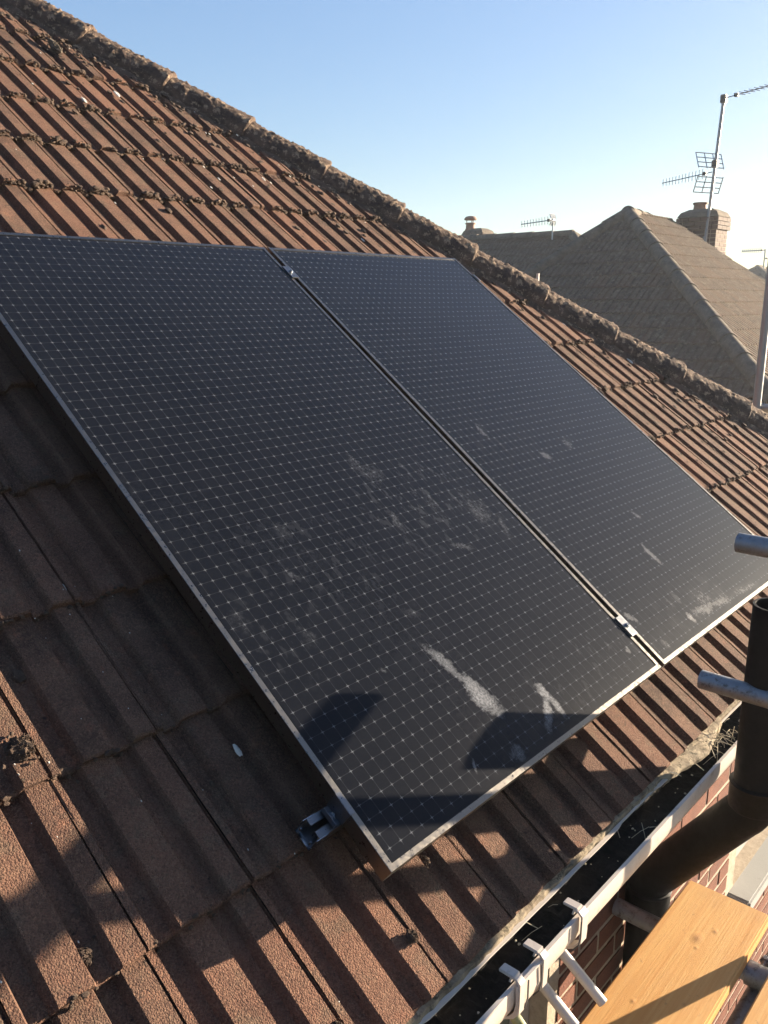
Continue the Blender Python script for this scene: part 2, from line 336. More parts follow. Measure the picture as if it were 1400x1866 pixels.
TILE_LO = [tile_mb(i+20, ROWS_LO).mesh('tile', M_TILE) for i in range(3)]
TILE_FAR = [tile_mb(i+40, (0, .006, GA+.05), depth=.75).mesh('tile', M_TILE_FAR) for i in range(2)]

TILE_LIT = [tile_mb(i+50, (0, .006, GA+.05), depth=1.25).mesh('tile', M_TILE_FAR) for i in range(2)]
def clip_mesh(me, M, planes, name, mat):
    """copy of a tile mesh cut along world planes (point, normal): the side the normal points to goes"""
    bm = bmesh.new(); bm.from_mesh(me); inv = M.inverted(); rot = M.to_3x3().transposed()
    for co, no in planes:
        bmesh.ops.bisect_plane(bm, geom=bm.verts[:]+bm.edges[:]+bm.faces[:], plane_co=inv @ Vector(co), plane_no=rot @ Vector(no), clear_outer=True)
    if not bm.faces: bm.free(); return None
    m = bpy.data.meshes.new(name); bm.to_mesh(m); bm.free()
    m.materials.append(me.materials[0])
    return m

def joined(name, items, mat, parent, **kw):
    """one mesh from (mesh, matrix) pairs"""
    vs, fs, off = [], [], 0; cache = {}
    for me, M in items:
        if me.name not in cache:
            a = np.empty(len(me.vertices)*3); me.vertices.foreach_get('co', a); cache[me.name] = (a.reshape(-1, 3), [tuple(p.vertices) for p in me.polygons])
        a, f = cache[me.name]; m = np.array(M)
        vs.append(a @ m[:3, :3].T + m[:3, 3]); fs += [tuple(i+off for i in q) for q in f]; off += len(a)
    me = bpy.data.meshes.new(name); me.from_pydata(np.concatenate(vs).tolist(), [], fs); me.materials.append(mat); me.update()
    return put(name, me, I4, parent, kind='stuff', **kw)

def seen(p, margin=60):
    """rough share of the picture a piece takes, used only to choose which pieces become single parts"""
    q = p - CAM; d = -q.dot(CZ)
    if d < .3: return 0
    x = 700 + 1527*q.dot(CX)/d; y = 933 - 1527*q.dot(CY)/d
    if x < -margin or x > 1400+margin or y < -margin or y > 1866+margin: return 0
    return 1/d

# ------------------------------------------------------------------ our house: roof
house = thing('brick_house', (1.5, 4, -2.95), 'brick house with brown ribbed concrete roof tiles, mossy hip and gutter, right under the camera', 'house')
HB, HK = 4.110, .752                       # hip in the tile plane: u = HB - HK v
V0 = -.1855
YE = V0*CT - ROOF_OFF*ST; ZE = V0*ST + ROOF_OFF*CT      # eave line
VTOP = 5.3
XEND = HB + HK*.19                          # eave of the hip end, beyond the hip
def tp(u, v, n=0): return rp(u, v, ROOF_OFF + n)
hip0, hip1 = tp(HB-HK*V0, V0), tp(HB-HK*VTOP, VTOP)
hd = (hip1-hip0).normalized(); side = Vector((hd.y, -hd.x, 0)).normalized()      # points to the hip-end face
mb = MB()
d0 = tp(-2.4, V0, -.05); d1 = tp(HB-HK*V0-.04, V0, -.05); d2 = tp(HB-HK*VTOP-.04, VTOP, -.05); d3 = tp(-2.4, VTOP, -.05)
mb.add([d0, d1, d2, d3, d1+Vector((0, 6.5, 0)), d2+Vector((0, 3.0, 0)), d2+Vector((0, 0, -.0))], [(0,1,2,3), (1,4,5,2)])
deck = build('roof_deck', mb, M_DECK, house)
tiles = []
iu0 = -13
for kv in range(0, 18):
    for iu in range(iu0, 22):
        u = .049 + TW*iu + (random.random()-.5)*.003; v = V0 + GA*kv
        if u > HB - HK*v - .03: continue
        under = (-.02 < u and u+TW < 2*PW+PG+.0 and v > .03 and v+GA < PL-.12)
        tilt = (random.random()-.5)*.006
        if kv < 2 and u < .3: tilt *= 1.8
        M = ROOFM @ Matrix.Translation((u, v, ROOF_OFF + .001 + random.uniform(-.0015, .0015))) @ Matrix.Rotation((random.random()-.5)*.012, 4, 'Z') @ Matrix.Rotation(tilt, 4, 'X') @ Matrix.Rotation((random.random()-.5)*.010, 4, 'Y')
        c = tp(u+.1, v+.15); tiles.append((seen(c)*(.02 if under else 1), u, v, kv, M))
tiles.sort(key=lambda t: -t[0])
hipn = side
rest = []
for i, (s, u, v, kv, M) in enumerate(tiles):
    near = s > .33
    me = random.choice(TILE_HI if near else TILE_LO)
    crosses = u + TW > HB - HK*(v+GA+.05) - .03
    if crosses:
        me = clip_mesh(me, M, [(hip0 - side*.035, side)], 'tile', M_TILE)
        if me is None: continue
    if i < 300 and s > .05: put('tile', me, M, deck)
    else: rest.append((me, M))
joined('tile_field', rest, M_TILE, deck)

# hip-end face tiles (beyond the hip)
S2 = Matrix(((0, -1, 0, 0), (1, 0, 0, 0), (0, 0, 1, 0), (0, 0, 0, 1)))
th2 = math.atan(math.tan(TH)/.932)
M2 = Matrix.Translation(hip0) @ Matrix.Rotation(R(90), 4, 'Z') @ Matrix.Rotation(th2, 4, 'X')
rest = []
for kv in range(0, 15):
    for iu in range(0, 28):
        M = M2 @ Matrix.Translation((iu*TW+.02, kv*GA, 0))
        c = M @ Vector((.1, .1, 0)); dl = (c-hip0).dot(side)
        if dl < -.05: continue
        me = random.choice(TILE_LO)
        if dl < .35: me = clip_mesh(me, M, [(hip0 + side*.035, -side)], 'tile', M_TILE)
        if me: rest.append((me, M))
joined('hip_end_tile_field', rest, M_TILE, deck)

# hip caps: half-round, crusted with moss and lichen
hip_len = (hip1-hip0).length; CAPL = .40; ncap = int(hip_len/CAPL)
upv = side.cross(hd).normalized();  upv = upv if upv.z > 0 else -upv
def fract(p, f, o=3):
    s = 0; a = 1
    for _ in range(o): s += a*noise.noise(p*f); f *= 2.1; a *= .55
    return s
for c in range(ncap):
    s0 = c*CAPL - .02; s1 = s0 + CAPL + .02; ns, na = 56, 48; m = MB()
    for i in range(ns+1):
        t = i/ns; s = s0 + (s1-s0)*t; rr = 1.0 + .055*(1-t)**3 if True else 1
        for j in range(na+1):
            a = R(-100 + 200*j/na); P = hip0 + hd*s
            l = .106*rr*math.sin(a); h = -.072 + .116*rr*math.cos(a) + .012*(1-t)
            p = P + side*l + upv*h
            d = side*math.sin(a) + upv*math.cos(a)
            nz = fract(p, 11, 3)*.0045 + max(0, fract(p + Vector((9, 3, 1)), 60, 3))*.0065*(.35+max(0, math.cos(a))) + fract(p, 130, 2)*.0028
            end = -.006 if i in (0, ns) else 0
            m.v.append(tuple(p + d*(nz+end)))
    for i in range(ns):
        for j in range(na):
            q = i*(na+1)+j; m.f.append((q, q+1, q+na+2, q+na+1))
    # close the lower end
    o = len(m.v); m.v.append(tuple(hip0 + hd*s0 - upv*.06)); m.f += [(o, j+1, j) for j in range(na)]
    me = m.mesh('hip_cap', M_HIP, True, hip0 + hd*(s0+.2)); put('hip_cap', me, Matrix.Translation(hip0 + hd*(s0+.2)), deck)
# mortar bed under the caps, both sides
for sg in (-1, 1):
    m = MB(); n = int(hip_len/.02)
    for i in range(n+1):
        P = hip0 + hd*(i*.02)
        for j, (l, h) in enumerate(((.075, -.02), (.118, -.055), (.135, -.085), (.14, -.12))):
            p = P + side*sg*l + upv*h; m.v.append(tuple(p + side*sg*fract(p, 25, 3)*.014))
    for i in range(n):
        for j in range(3): q = i*4+j; m.f.append((q, q+1, q+5, q+4))
    build('hip_mortar', m, M_HIP, deck, True)

# ------------------------------------------------------------------ moss: crumbs along the tile noses and in the valleys
ICO = bmesh.new(); bmesh.ops.create_icosphere(ICO, subdivisions=1, radius=1); ICO.verts.index_update()
ICOV = [v.co.copy() for v in ICO.verts]; ICOF = [[v.index for v in f.verts] for f in ICO.faces]; ICO.free()
ICO2 = bmesh.new(); bmesh.ops.create_icosphere(ICO2, subdivisions=3, radius=1); ICO2.verts.index_update()
ICO2V = [v.co.copy() for v in ICO2.verts]; ICO2F = [[v.index for v in f.verts] for f in ICO2.faces]; ICO2.free()
def lump(m, P, r, sq=(1, 1, .7), M=None, hi=False, rough=.35):
    V, F = (ICO2V, ICO2F) if hi else (ICOV, ICOF); sd_ = random.random()*50
    rot = Matrix.Rotation(random.random()*6.28, 3, 'Z'); o = len(m.v)
    for q in V:
        k_ = 1 + rough*(noise.noise(q*1.7 + Vector((sd_, 0, 0)))*1.6 + (noise.noise(q*5 + Vector((0, sd_, 0)))*.8 + noise.noise(q*11 + Vector((0, 0, sd_)))*.45 if hi else 0))
        w = rot @ (q*k_); w = Vector((w.x*sq[0], w.y*sq[1], w.z*sq[2]))*r
        if M is not None: w = M.to_3x3() @ w
        m.v.append(tuple(P+w))
    m.f += [tuple(i+o for i in f) for f in F]
PROF = tile_profile()
def prof_z(u):
    x = (u-.049) % TW
    for (a, za), (b, zb) in zip(PROF, PROF[1:]):
        if a <= x <= b: return za + (zb-za)*(x-a)/max(1e-6, b-a)
    return 0
m = MB()
for kv in range(1, 17):
    v = V0 + GA*kv; u = -1.2
    while u < HB - HK*v - .08:
        in_panel = -.03 < u < 2*PW+PG+.02 and .05 < v < PL-.03
        dens = .3 if (v < 1.8 and u < .1) else (.06 if kv < 2 else 1.0)
        if v < 1.9 and u > 2.1: dens = .55
        if not in_panel and random.random() < dens and noise.noise(Vector((u*5, v*5, 0))) > -.30:
            for _ in range(2):
                lump(m, tp(u+random.uniform(-.004, .004), v + random.uniform(-.006, .009), prof_z(u) + random.uniform(-.016, .004)), random.uniform(.0035, .008)*(1 if dens > .5 else .6)*(1.0 + .9*noise.noise(Vector((u*9, v*3, 4)))), (1.25, .9, .85), ROOFM)
        u += .0052
for _ in range(900):                                            # crumbs lying in the valleys near the hip and about
    v = random.uniform(1.9, 4.6) if random.random() < .6 else random.uniform(-.1, 1.9)
    umax = HB - HK*v - .12
    u = umax - abs(random.gauss(0, .45)) if random.random() < .8 else random.uniform(-.8, umax)
    if -.03 < u < 2*PW+PG+.02 and -.0 < v < PL+.01: continue
    lump(m, tp(u, v, prof_z(u)-.006), random.choice((.003, .004, .005, .007, .011)), (1, 1.5, .6), ROOFM)
for uc, vc in ((1.3, 3.45), (1.55, 3.25), (1.62, 3.1), (1.2, 3.62), (.95, 3.75), (1.45, 3.42), (2.1, 2.6), (3.2, .9)):     # patches of lichen rubble
    for _ in range(70):
        u = uc+random.gauss(0, .07); v = vc+random.gauss(0, .07); lump(m, tp(u, v, prof_z(u)-.004), random.uniform(.003, .010), (1, 1.4, .7), ROOFM)
put('moss', m.mesh('moss', M_MOSS, True), I4, deck, kind='stuff')

def clump(u, v, r, label, cat='moss', mat=M_MOSS, sq=(1, 1, .75), n=None):
    mm = MB(); P = tp(u, v, prof_z(u) + r*.35); lump(mm, P, r, sq, ROOFM, True, .30)
    for _ in range(170):
        dd = Vector((random.gauss(0, 1), random.gauss(0, 1), abs(random.gauss(0, 1)))).normalized(); dd = Vector((dd.x*sq[0], dd.y*sq[1], dd.z*sq[2]))
        lump(mm, P + ROOFM.to_3x3() @ (dd*r*random.uniform(.85, 1.12)), r*random.uniform(.07, .15), (.7, .7, 1.5), ROOFM, False)
    for _ in range(30): lump(mm, P + ROOFM.to_3x3() @ Vector((random.gauss(0, r*.7), random.gauss(0, r*.7), -r*.2)), r*random.uniform(.08, .24), (1, 1, .8), ROOFM, False)
    return build(n or 'moss_clump', mm, mat, None, True, label=label, category=cat)
G = 'loose moss clumps on the near tiles'
for (u, v, r, lb) in ((-.375, .505, .020, 'largest bristly moss clump, at the left picture edge, on a lit tile beside the seam'),
                      (-.432, .172, .013, 'round dark moss clump stuck on a half lit tile near the lower left corner'),
                      (.040, -.095, .010, 'small moss clump on the lit rib just below the panel corner'),
                      (-.170, -.125, .012, 'dark moss clump at a tile nose on the bottom edge of the picture'),
                      (.175, -.01, .008, 'tiny moss clump just below the lower edge of the left panel')):
    o = clump(u, v, r, lb); o['group'] = G
o = clump(1.115, 3.45, .026, 'long grey lichen lump lying in a roof valley high up on the left', sq=(.6, 1.9, .6), mat=M_CAPFAR); o['group'] = G
mm = MB()
for (u, v, r) in ((-.152, .794, .0055), (-.040, .342, .008), (1.02, 3.0, .012), (1.23, 3.12, .014), (2.35, 2.28, .008), (3.0, 1.22, .013), (2.78, 1.52, .02), (2.5, 2.0, .009), (1.62, 2.55, .008), (1.9, 2.15, .008), (1.35, 2.5, .006), (3.35, .92, .012)):
    lump(mm, tp(u, v, prof_z(u)+.001), r, (.6, 1.5, .25), ROOFM, True)
for _ in range(46):
    v = random.uniform(1.95, 4.0); u = random.uniform(.3, HB-HK*v-.15); lump(mm, tp(u, v, prof_z(u)+.001), random.uniform(.002, .006), (.7, 1.4, .3), ROOFM)
for _ in range(40):
    v = random.uniform(-.1, 1.0); u = random.uniform(-.6, -.05); lump(mm, tp(u, v, prof_z(u)+.001), random.uniform(.0008, .002), (.7, 1.2, .4), ROOFM)
put('bird_droppings', mm.mesh('bird_droppings', M_DROP, True), I4, deck, kind='stuff')
# ------------------------------------------------------------------ eaves, gutter
YW = .085                                    # outer face of the brick wall
GX0, GX1 = -2.4, 4.15
m = MB(); n = int((GX1-GX0)/.012)
for i in range(n+1):                          # pale crumbling mortar strip under the tile noses
    x = GX0 + i*.012; w = -.002 + .010*max(0, noise.noise(Vector((x*4.1, 3, 0)))) + .004*noise.noise(Vector((x*40, 0, 0)))
    if .93 < x < 1.30: w += .030*(1-abs((x-1.12)/.19)) + .010
    if -.1 < x < .45: w += .003
    y = YE+.004
    for (dy, dz) in ((.03, -.012), (-w*.7, -.019), (-w, -.027), (-w*.8, -.040), (.03, -.05)):
        p = Vector((x, y+dy, ZE+dz)); m.v.append(tuple(p + Vector((0, noise.noise(p*70)*.003, noise.noise(p*55)*.004))))
for i in range(n):
    for j in range(4): q = i*5+j; m.f.append((q, q+1, q+6, q+5))
build('eaves_mortar', m, M_MORTAR, house, True)
m = MB(); n = 260
for i in range(n+1):
    x = GX0 + (GX1-GX0)*i/n; w = .0012*noise.noise(Vector((x*9, 0, 0))) - (.004 if noise.noise(Vector((x*3.3, 8, 0))) > .12 else 0)
    for (dy, dz) in ((0, 0), (-.0085-w, -.0005), (-.0085-w, -.0035), (0, -.0035)): m.v.append((x, YE+.004+dy, ZE-.0285+dz))
for i in range(n):
    for j in range(4): q = i*4; m.f.append((q+j, q+(j+1)%4, q+4+(j+1)%4, q+4+j))
build('eaves_tray_edge', m, M_WHITE, house)
build('fascia', MB().box((GX0, -.040, -.43), (GX1, -.018, -.235)), M_WHITE, house)
build('soffit', MB().box((GX0, -.018, -.43), (GX1, YW+.02, -.42)), M_WHITE, house)
LZ, LY = -.240, -.152
prof = [(-.152,-.240),(-.1525,-.2415),(-.1525,-.272),(-.149,-.289),(-.140,-.303),(-.126,-.313),(-.105,-.318),(-.072,-.314),(-.053,-.300),(-.045,-.28),(-.044,-.236),(-.047,-.236),(-.049,-.28),(-.057,-.297),(-.074,-.310),(-.105,-.314),(-.124,-.309),(-.137,-.300),(-.1455,-.288),(-.1485,-.272),(-.1485,-.249),(-.1445,-.247),(-.1445,-.240)]
gut = build('gutter', MB().prism(prof, (GX0, 0, 0), (GX1, 0, 0), (0, 1, 0), (0, 0, 1)), M_WHITE, house, 30)
m = MB(); n = int((GX1-GX0)/.01)
for i in range(n+1):
    x = GX0+.001+i*.01
    for j in range(12):
        y = -.1475 + j*(.1015/11); p = Vector((x, y, 0)); edge = min(j, 11-j)/5
        m.v.append((x, y, -.283 + .010*fract(p, 14, 3) + .006*fract(p, 60, 2) - .006*edge*0 + (.004 if edge < .3 else 0)))
for i in range(n):
    for j in range(11): q = i*12+j; m.f.append((q, q+1, q+13, q+12))
put('gutter_muck', m.mesh('gutter_muck', M_MUCK, True), I4, gut, kind='stuff')
m = MB()
for _ in range(70):                           # straw and twigs caught in the gutter
    if random.random() < .75: x = random.gauss(1.22, .06); y = random.uniform(-.13, -.06); z = -.262+random.uniform(0, .05)
    else: x = random.uniform(-.1, 1.6); y = random.uniform(-.14, -.06); z = -.270
    d = Vector((random.gauss(0, 1), random.gauss(0, .7), random.gauss(0, .45))).normalized()*random.uniform(.008, .030)
    m.tube([Vector((x, y, z))-d, Vector((x, y, z+.003)), Vector((x, y, z))+d], random.uniform(.0005, .0011), 5)
for _ in range(45):
    x = random.uniform(-.2, 1.7); y = random.uniform(-.145, -.055); lump(m, Vector((x, y, -.272)), random.uniform(.001, .0035))
put('straw_litter', m.mesh('straw_litter', M_TWIG), I4, gut, kind='stuff')
def bracket(x, w=.022, union=0, deep=.02):
    m = MB(); o = .004
    pr = [(-.1445+.002, -.2375), (-.1445, -.229), (-.152, -.229), (LY-.0025-o, -.236), (LY-.0025-o, -.274), (-.1525-o, -.292), (-.142-o, -.307), (-.126, -.313-o-.001), (-.105, -.318-o-.001), (-.050, -.318-o-.004), (-.038, -.300), (-.038, -.318-o-.010), (-.105, -.318-o-.007), (-.128, -.316-o-.005), (-.146-o, -.310), (-.1575-o, -.294), (-.1585-o, -.274), (-.1585-o, -.232), (-.154, -.2245), (-.142, -.2245), (-.1385, -.2375)]
    m.prism(pr, (x-w/2, 0, 0), (x+w/2, 0, 0), (0, 1, 0), (0, 0, 1))
    m.bbox((x-.010, -.150, -.2275), (x+.010, -.118, -.2215), .0015)
    br = build('gutter_bracket', m, M_WHITE, gut)
    return br
bracket(.383); 
# union piece with two clips and rubber seals
m = MB(); m.prism([(-.1535,-.2365),(-.1590,-.2365),(-.1600,-.274),(-.156,-.293),(-.146,-.310),(-.128,-.3205),(-.105,-.3255),(-.060,-.3235),(-.060,-.3195),(-.105,-.3215),(-.126,-.3165),(-.143,-.3065),(-.152,-.292),(-.1555,-.273)], (.150, 0, 0), (.250, 0, 0), (0, 1, 0), (0, 0, 1))
build('gutter_union', m, M_WHITE, gut, 30)
bracket(.238, .016); bracket(.160, .016)
for x in (.222, .176, .366):
    m = MB(); m.prism([(-.1640,-.238),(-.1640,-.275),(-.1600,-.296),(-.149,-.313),(-.147,-.311),(-.1585,-.294),(-.1620,-.275),(-.1620,-.238)], (x, 0, 0), (x+.003, 0, 0), (0, 1, 0), (0, 0, 1))
    build('rubber_seal', m, M_RUBBER, gut)
for x in (-.5, -1.4, 1.35, 2.25, 3.15, 4.0): bracket(x)

# ------------------------------------------------------------------ brick wall with two windows
W1 = (-.55, .72, -1.75, -.60); W2 = (2.20, 3.40, -1.38-.0, -.62)
def in_win(x0, x1, z0, z1):
    for a, b, c, d in (W1, W2):
        if x1 > a and x0 < b and z1 > c and z0 < d: return True
    return False
wall = None
m = MB()
def wall_piece(x0, x1, z0, z1): m.box((x0, YW+.0028, z0), (x1, YW+.22, z1))
WZ0, WZ1, WX0, WX1 = -2.95, -.42, -2.4, 4.0
xs = [WX0, W1[0], W1[1], W2[0], W2[1], WX1]
wall_piece(xs[0], xs[1], WZ0, WZ1); wall_piece(xs[2], xs[3], WZ0, WZ1); wall_piece(xs[4], xs[5], WZ0, WZ1)
wall_piece(xs[1], xs[2], WZ0, W1[2]); wall_piece(xs[1], xs[2], W1[3], WZ1); wall_piece(xs[3], xs[4], WZ0, W2[2]); wall_piece(xs[3], xs[4], W2[3], WZ1)
m.box((WX1-.22, YW+.3, WZ0), (WX1, 8.0, WZ1)); m.box((WX0, YW+.3, WZ0), (WX0+.2, 8.0, WZ1))
wall = build('wall', m, M_JOINT, house)
def brick_mb(L, seed):
    mb_ = MB(); mb_.bbox((0, 0, 0), (L, .05, .065), .003); rnd = random.Random(seed)
    mb_.v = [(x + noise.noise(Vector((x*40, z*40, seed)))*.0015, y + noise.noise(Vector((x*30, z*50, seed+5)))*.0016, z + noise.noise(Vector((x*25, y*30, seed+9)))*.0012) for x, y, z in mb_.v]
    return mb_
B_FULL = [brick_mb(.215, i).mesh('brick', M_BRICK) for i in range(4)]; B_HEAD = [brick_mb(.1025, i+9).mesh('brick', M_BRICK) for i in range(3)]
bricks = []
CP = .0765
for r in range(int((WZ1-WZ0)/CP)):
    z = -.735 + .0025 + .0 + (int((WZ1+.735)/CP)-r)*CP + .008
    if z + .065 > WZ1 or z < WZ0: continue
    x = WX0 + (.1125 if r % 2 else 0) + .02
    while x < WX1-.2:
        if in_win(x, x+.215, z, z+.065):
            if not in_win(x, x+.1025, z, z+.065): bricks.append((seen(Vector((x, YW, z))), B_HEAD, x, z))
            elif not in_win(x+.1125, x+.215, z, z+.065): bricks.append((seen(Vector((x+.1, YW, z))), B_HEAD, x+.1125, z))
        else: bricks.append((seen(Vector((x+.1, YW, z))), B_FULL, x, z))
        x += .225
bricks.sort(key=lambda b: -b[0]); rest = []
for i, (s, ms, x, z) in enumerate(bricks):
    M = Matrix.Translation((x, YW+random.uniform(-.0008, .0008), z))
    if i < 300 and s > 0: put('brick', random.choice(ms), M, wall)
    else: rest.append((random.choice(ms), M))
joined('brick_field', rest, M_BRICK, wall)

def window(W, fm, nx=2):
    a, b, c, d = W; m = MB(); y0 = YW+.055; fr = .055
    for lo, hi in (((a, y0, c), (a+fr, y0+.06, d)), ((b-fr, y0, c), (b, y0+.06, d)), ((a+fr, y0, d-fr), (b-fr, y0+.06, d)), ((a+fr, y0, c), (b-fr, y0+.06, c+fr))): m.bbox(lo, hi, .004)
    for i in range(1, nx): x = a+(b-a)*i/nx; m.bbox((x-.035, y0+.001, c+fr), (x+.035, y0+.059, d-fr), .004)
    w = build('window', m, fm, house)
    build('pane', MB().box((a+fr*.6, y0+.026, c+fr*.6), (b-fr*.6, y0+.032, d-fr*.6)), M_GLASSW, w)
    return w
w1 = window(W1, M_WHITE); build('sill', MB().bbox((W1[0]-.04, YW-.04, W1[2]-.05), (W1[1]+.04, YW+.05, W1[2]-.001), .006), M_WHITE, w1)
w2 = window(W2, M_GREY); build('sill', MB().bbox((W2[0]-.05, YW-.085, W2[2]-.06), (W2[1]+.05, YW+.052, W2[2]-.001), .008), M_GREY, w2)

# ------------------------------------------------------------------ solar panels
GLASS_Z = -.0016
def solar_panel(u0, label):
    Mp = ROOFM @ Matrix.Translation((u0, 0, 0))
    t = thing('solar_panel', None, label, 'solar panel', 'black solar panels lying side by side on the roof', Mp)
    f = .0115; dp = .035
    bars = [[(0,0),(PW,0),(PW-f,f),(f,f)], [(PW,0),(PW,PL),(PW-f,PL-f),(PW-f,f)], [(PW,PL),(0,PL),(f,PL-f),(PW-f,PL-f)], [(0,PL),(0,0),(f,f),(f,PL-f)]]
    for q in bars:
        m = MB(); ch = .0007
        c = (sum(p[0] for p in q)/4, sum(p[1] for p in q)/4)
        def ins(p, e): return (p[0] + (e if p[0] < PW/2 else -e), p[1] + (e if p[1] < PL/2 else -e))
        vs = [(*p, -dp) for p in q] + [(*q[0], -ch), (*q[1], -ch), (*q[2], 0), (*q[3], 0)] + [(*ins(q[0], ch), 0), (*ins(q[1], ch), 0)]
        m.add(vs, [(3,2,1,0), (0,1,5,4), (4,5,9,8), (8,9,6,7), (1,2,6,9,5), (2,3,7,6), (3,0,4,8,7)])
        put('frame_bar', m.mesh('frame_bar', M_ALU), Mp, t)
    m = MB(); m.box((f-.002, f-.002, -.006), (PW-f+.002, PL-f+.002, GLASS_Z))
    put('glass', m.mesh('glass', mat_panel('cells_under_glass', u0)), Mp, t)
    m = MB(); m.box((f, f, -.0068), (PW-f, PL-f, -.0062)); put('backsheet', m.mesh('backsheet', M_RUBBER), Mp, t)
    return t
solar_panel(0, 'left black solar panel, nearest the camera, with long white smears near its lower edge')
solar_panel(PW+PG, 'right black solar panel, beside the hip, with white powdery smears at its lower edge')

def rail(v, label):
    t = thing('mounting_rail', None, label, 'mounting rail', 'aluminium mounting rails under the panels', ROOFM @ Matrix.Translation((-.05, v, -.055)))
    m = MB(); pr = [(-.02,-.019),(.02,-.019),(.02,.0185),(.006,.0185),(.006,.0150),(.0165,.0150),(.0165,-.0155),(-.0165,-.0155),(-.0165,.0150),(-.006,.0150),(-.006,.0185),(-.02,.0185)]
    m.prism(pr, (0, v, -.0555), (2*PW+PG+.05, v, -.0555), (0, 1, 0), (0, 0, 1)); m.v = [(x-.052 if x < .01 else x, y, z) for x, y, z in m.v]
    put('rail', m.mesh('rail', M_RAIL), ROOFM, t)
    for xx in (.35, 1.05, 1.75):
        m = MB(); m.bbox((xx, v-.015, -.115), (xx+.03, v+.06, -.075), .003); put('roof_hook', m.mesh('roof_hook', M_RAIL), ROOFM, t)
    def bolt(x, vv, z):
        m = MB(); m.tube([(x, vv, z), (x, vv, z+.0014)], .0072, 20); m.tube([(x, vv, z+.0014), (x, vv, z+.0062)], .0050, 16, hollow=.45, deep=.003); put('clamp_bolt', m.mesh('clamp_bolt', M_STEEL, 35), ROOFM, t)
    # mid clamp
    x = PW+PG/2; m = MB(); m.bbox((x-PG/2-.0065, v-.032, .0006), (x+PG/2+.0065, v+.032, .0040), .0008); m.box((x-.007, v-.030, -.03), (x+.007, v+.030, .0008))
    put('mid_clamp', m.mesh('mid_clamp', M_RAIL), ROOFM, t); bolt(x, v, .004)
    # end clamps
    for x0, sg in ((0, -1), (2*PW+PG, 1)):
        m = MB(); M_ = ROOFM @ Matrix.Translation((x0, v, 0)) @ Matrix.Diagonal((sg, 1, 1, 1))
        m.bbox((-.007, -.022, .0006), (.004, .022, .0036), .0008); m.box((.0008, -.022, -.034), (.0036, .022, .0032)); m.bbox((.0036, -.018, -.034), (.021, .018, -.032), .0006); m.box((.0190, -.018, -.032), (.021, .018, -.022))
        put('end_clamp', m.mesh('end_clamp', M_RAIL), M_, t); bolt(x0+sg*.0115, v, -.0318)
    # open rail end with cap lugs
    m = MB()
    m.prism([(-.0212,-.0200),(.0212,-.0200),(.0212,.0160),(.0200,.0160),(.0200,-.0188),(-.0200,-.0188),(-.0200,.0160),(-.0212,.0160)], (-.058, v, -.0555), (-.030, v, -.0555), (0, 1, 0), (0, 0, 1))
    for s_ in (-.014, .014): m.bbox((-.062, v+s_-.002, -.060), (-.057, v+s_+.002, -.052), .001)
    put('rail_end_bracket', m.mesh('rail_end_bracket', M_STEEL), ROOFM, t)
rail(.135, 'lower mounting rail, its shiny open end sticking out at the lower left panel corner')
rail(1.700, 'upper mounting rail hidden under the top of the panels, showing only its clamps')

# ------------------------------------------------------------------ soil vent pipe
SX, SY, SYL = 1.165, -.23, .025
t = thing('soil_pipe', (SX, SYL, -2.95), 'dark brown soil vent pipe, bent out round the gutter and rising past the eaves', 'drain pipe')
r = .055
def arc(p0, d0, d1, rad, n=8):
    """points of a smooth bend starting at p0 from direction d0 to d1"""
    a = math.acos(max(-1, min(1, d0.dot(d1)))); nrm = (d1 - d0*d0.dot(d1)).normalized(); c = p0 + nrm*rad
    return [c - nrm*rad*math.cos(a*i/n) + d0*rad*math.sin(a*i/n) for i in range(n+1)]
up = Vector((0, 0, 1)); dirn = Vector((0, SY-SYL, .255)).normalized()
build('pipe', MB().tube([(SX, SYL, -2.93), (SX, SYL, -.735)], r, 40), M_PIPE, t, 40)
low = arc(Vector((SX, SYL, -.735)), up, dirn, .09)
hi_end = Vector((SX, SY, -.33)); hi = arc(Vector((SX, SY, -.33)), -up, -dirn, .09)
build('offset_bend', MB().tube(low + hi[::-1], r+.002, 40, cap=False), M_PIPE, t, 40)
build('pipe', MB().tube([(SX, SY, -.33), (SX, SY, .195)], r, 40, hollow=.10, deep=.42), M_PIPE, t, 40)
for z0, z1, y in ((-.795, -.725, SYL), (-.36, -.285, SY)):
    build('socket', MB().tube([(SX, y, z0), (SX, y, z0+.006), (SX, y, z1-.010), (SX, y, z1-.004), (SX, y, z1)], [r+.003, r+.0075, r+.0075, r+.010, r+.004], 40), M_PIPE, t, 40)
for z in (-1.25, -2.2):
    m = MB(); m.tube([(SX, SYL, z), (SX, SYL, z+.03)], r+.004, 32); m.box((SX-.08, YW-.012, z), (SX+.08, YW-.001, z+.03)); build('pipe_clip', m, M_PIPE, t, 40)
m = MB(); m.tube([(SX-.045, SYL-.045, -1.02), (SX-.05, SYL-.075, -1.02)], .03, 20); build('access_plug', m, M_PIPE, t, 40)

# ------------------------------------------------------------------ overflow pipes
G = 'overflow pipes poking out below the gutter'
for (ex, ey, ez, mt, lb, L) in ((.520, -.150, -.548, M_WHITE, 'farther white overflow pipe under the gutter, ending over the timber board', .30), (.425, -.135, -.545, M_WHITE, 'middle white overflow pipe under the gutter, beside the green one', .29), (.335, -.125, -.580, M_ALGAE, 'overflow pipe covered in green algae, nearest the window', .30)):
    e = Vector((ex, ey, ez)); b = e + Vector((-.015, .105, .125)).normalized()*L*.75
    b.z = min(b.z, -.425)
    build('overflow_pipe', MB().tube([b, e], .0115, 20, hollow=.12), mt, None, 40, label=lb, category='pipe', group=G)

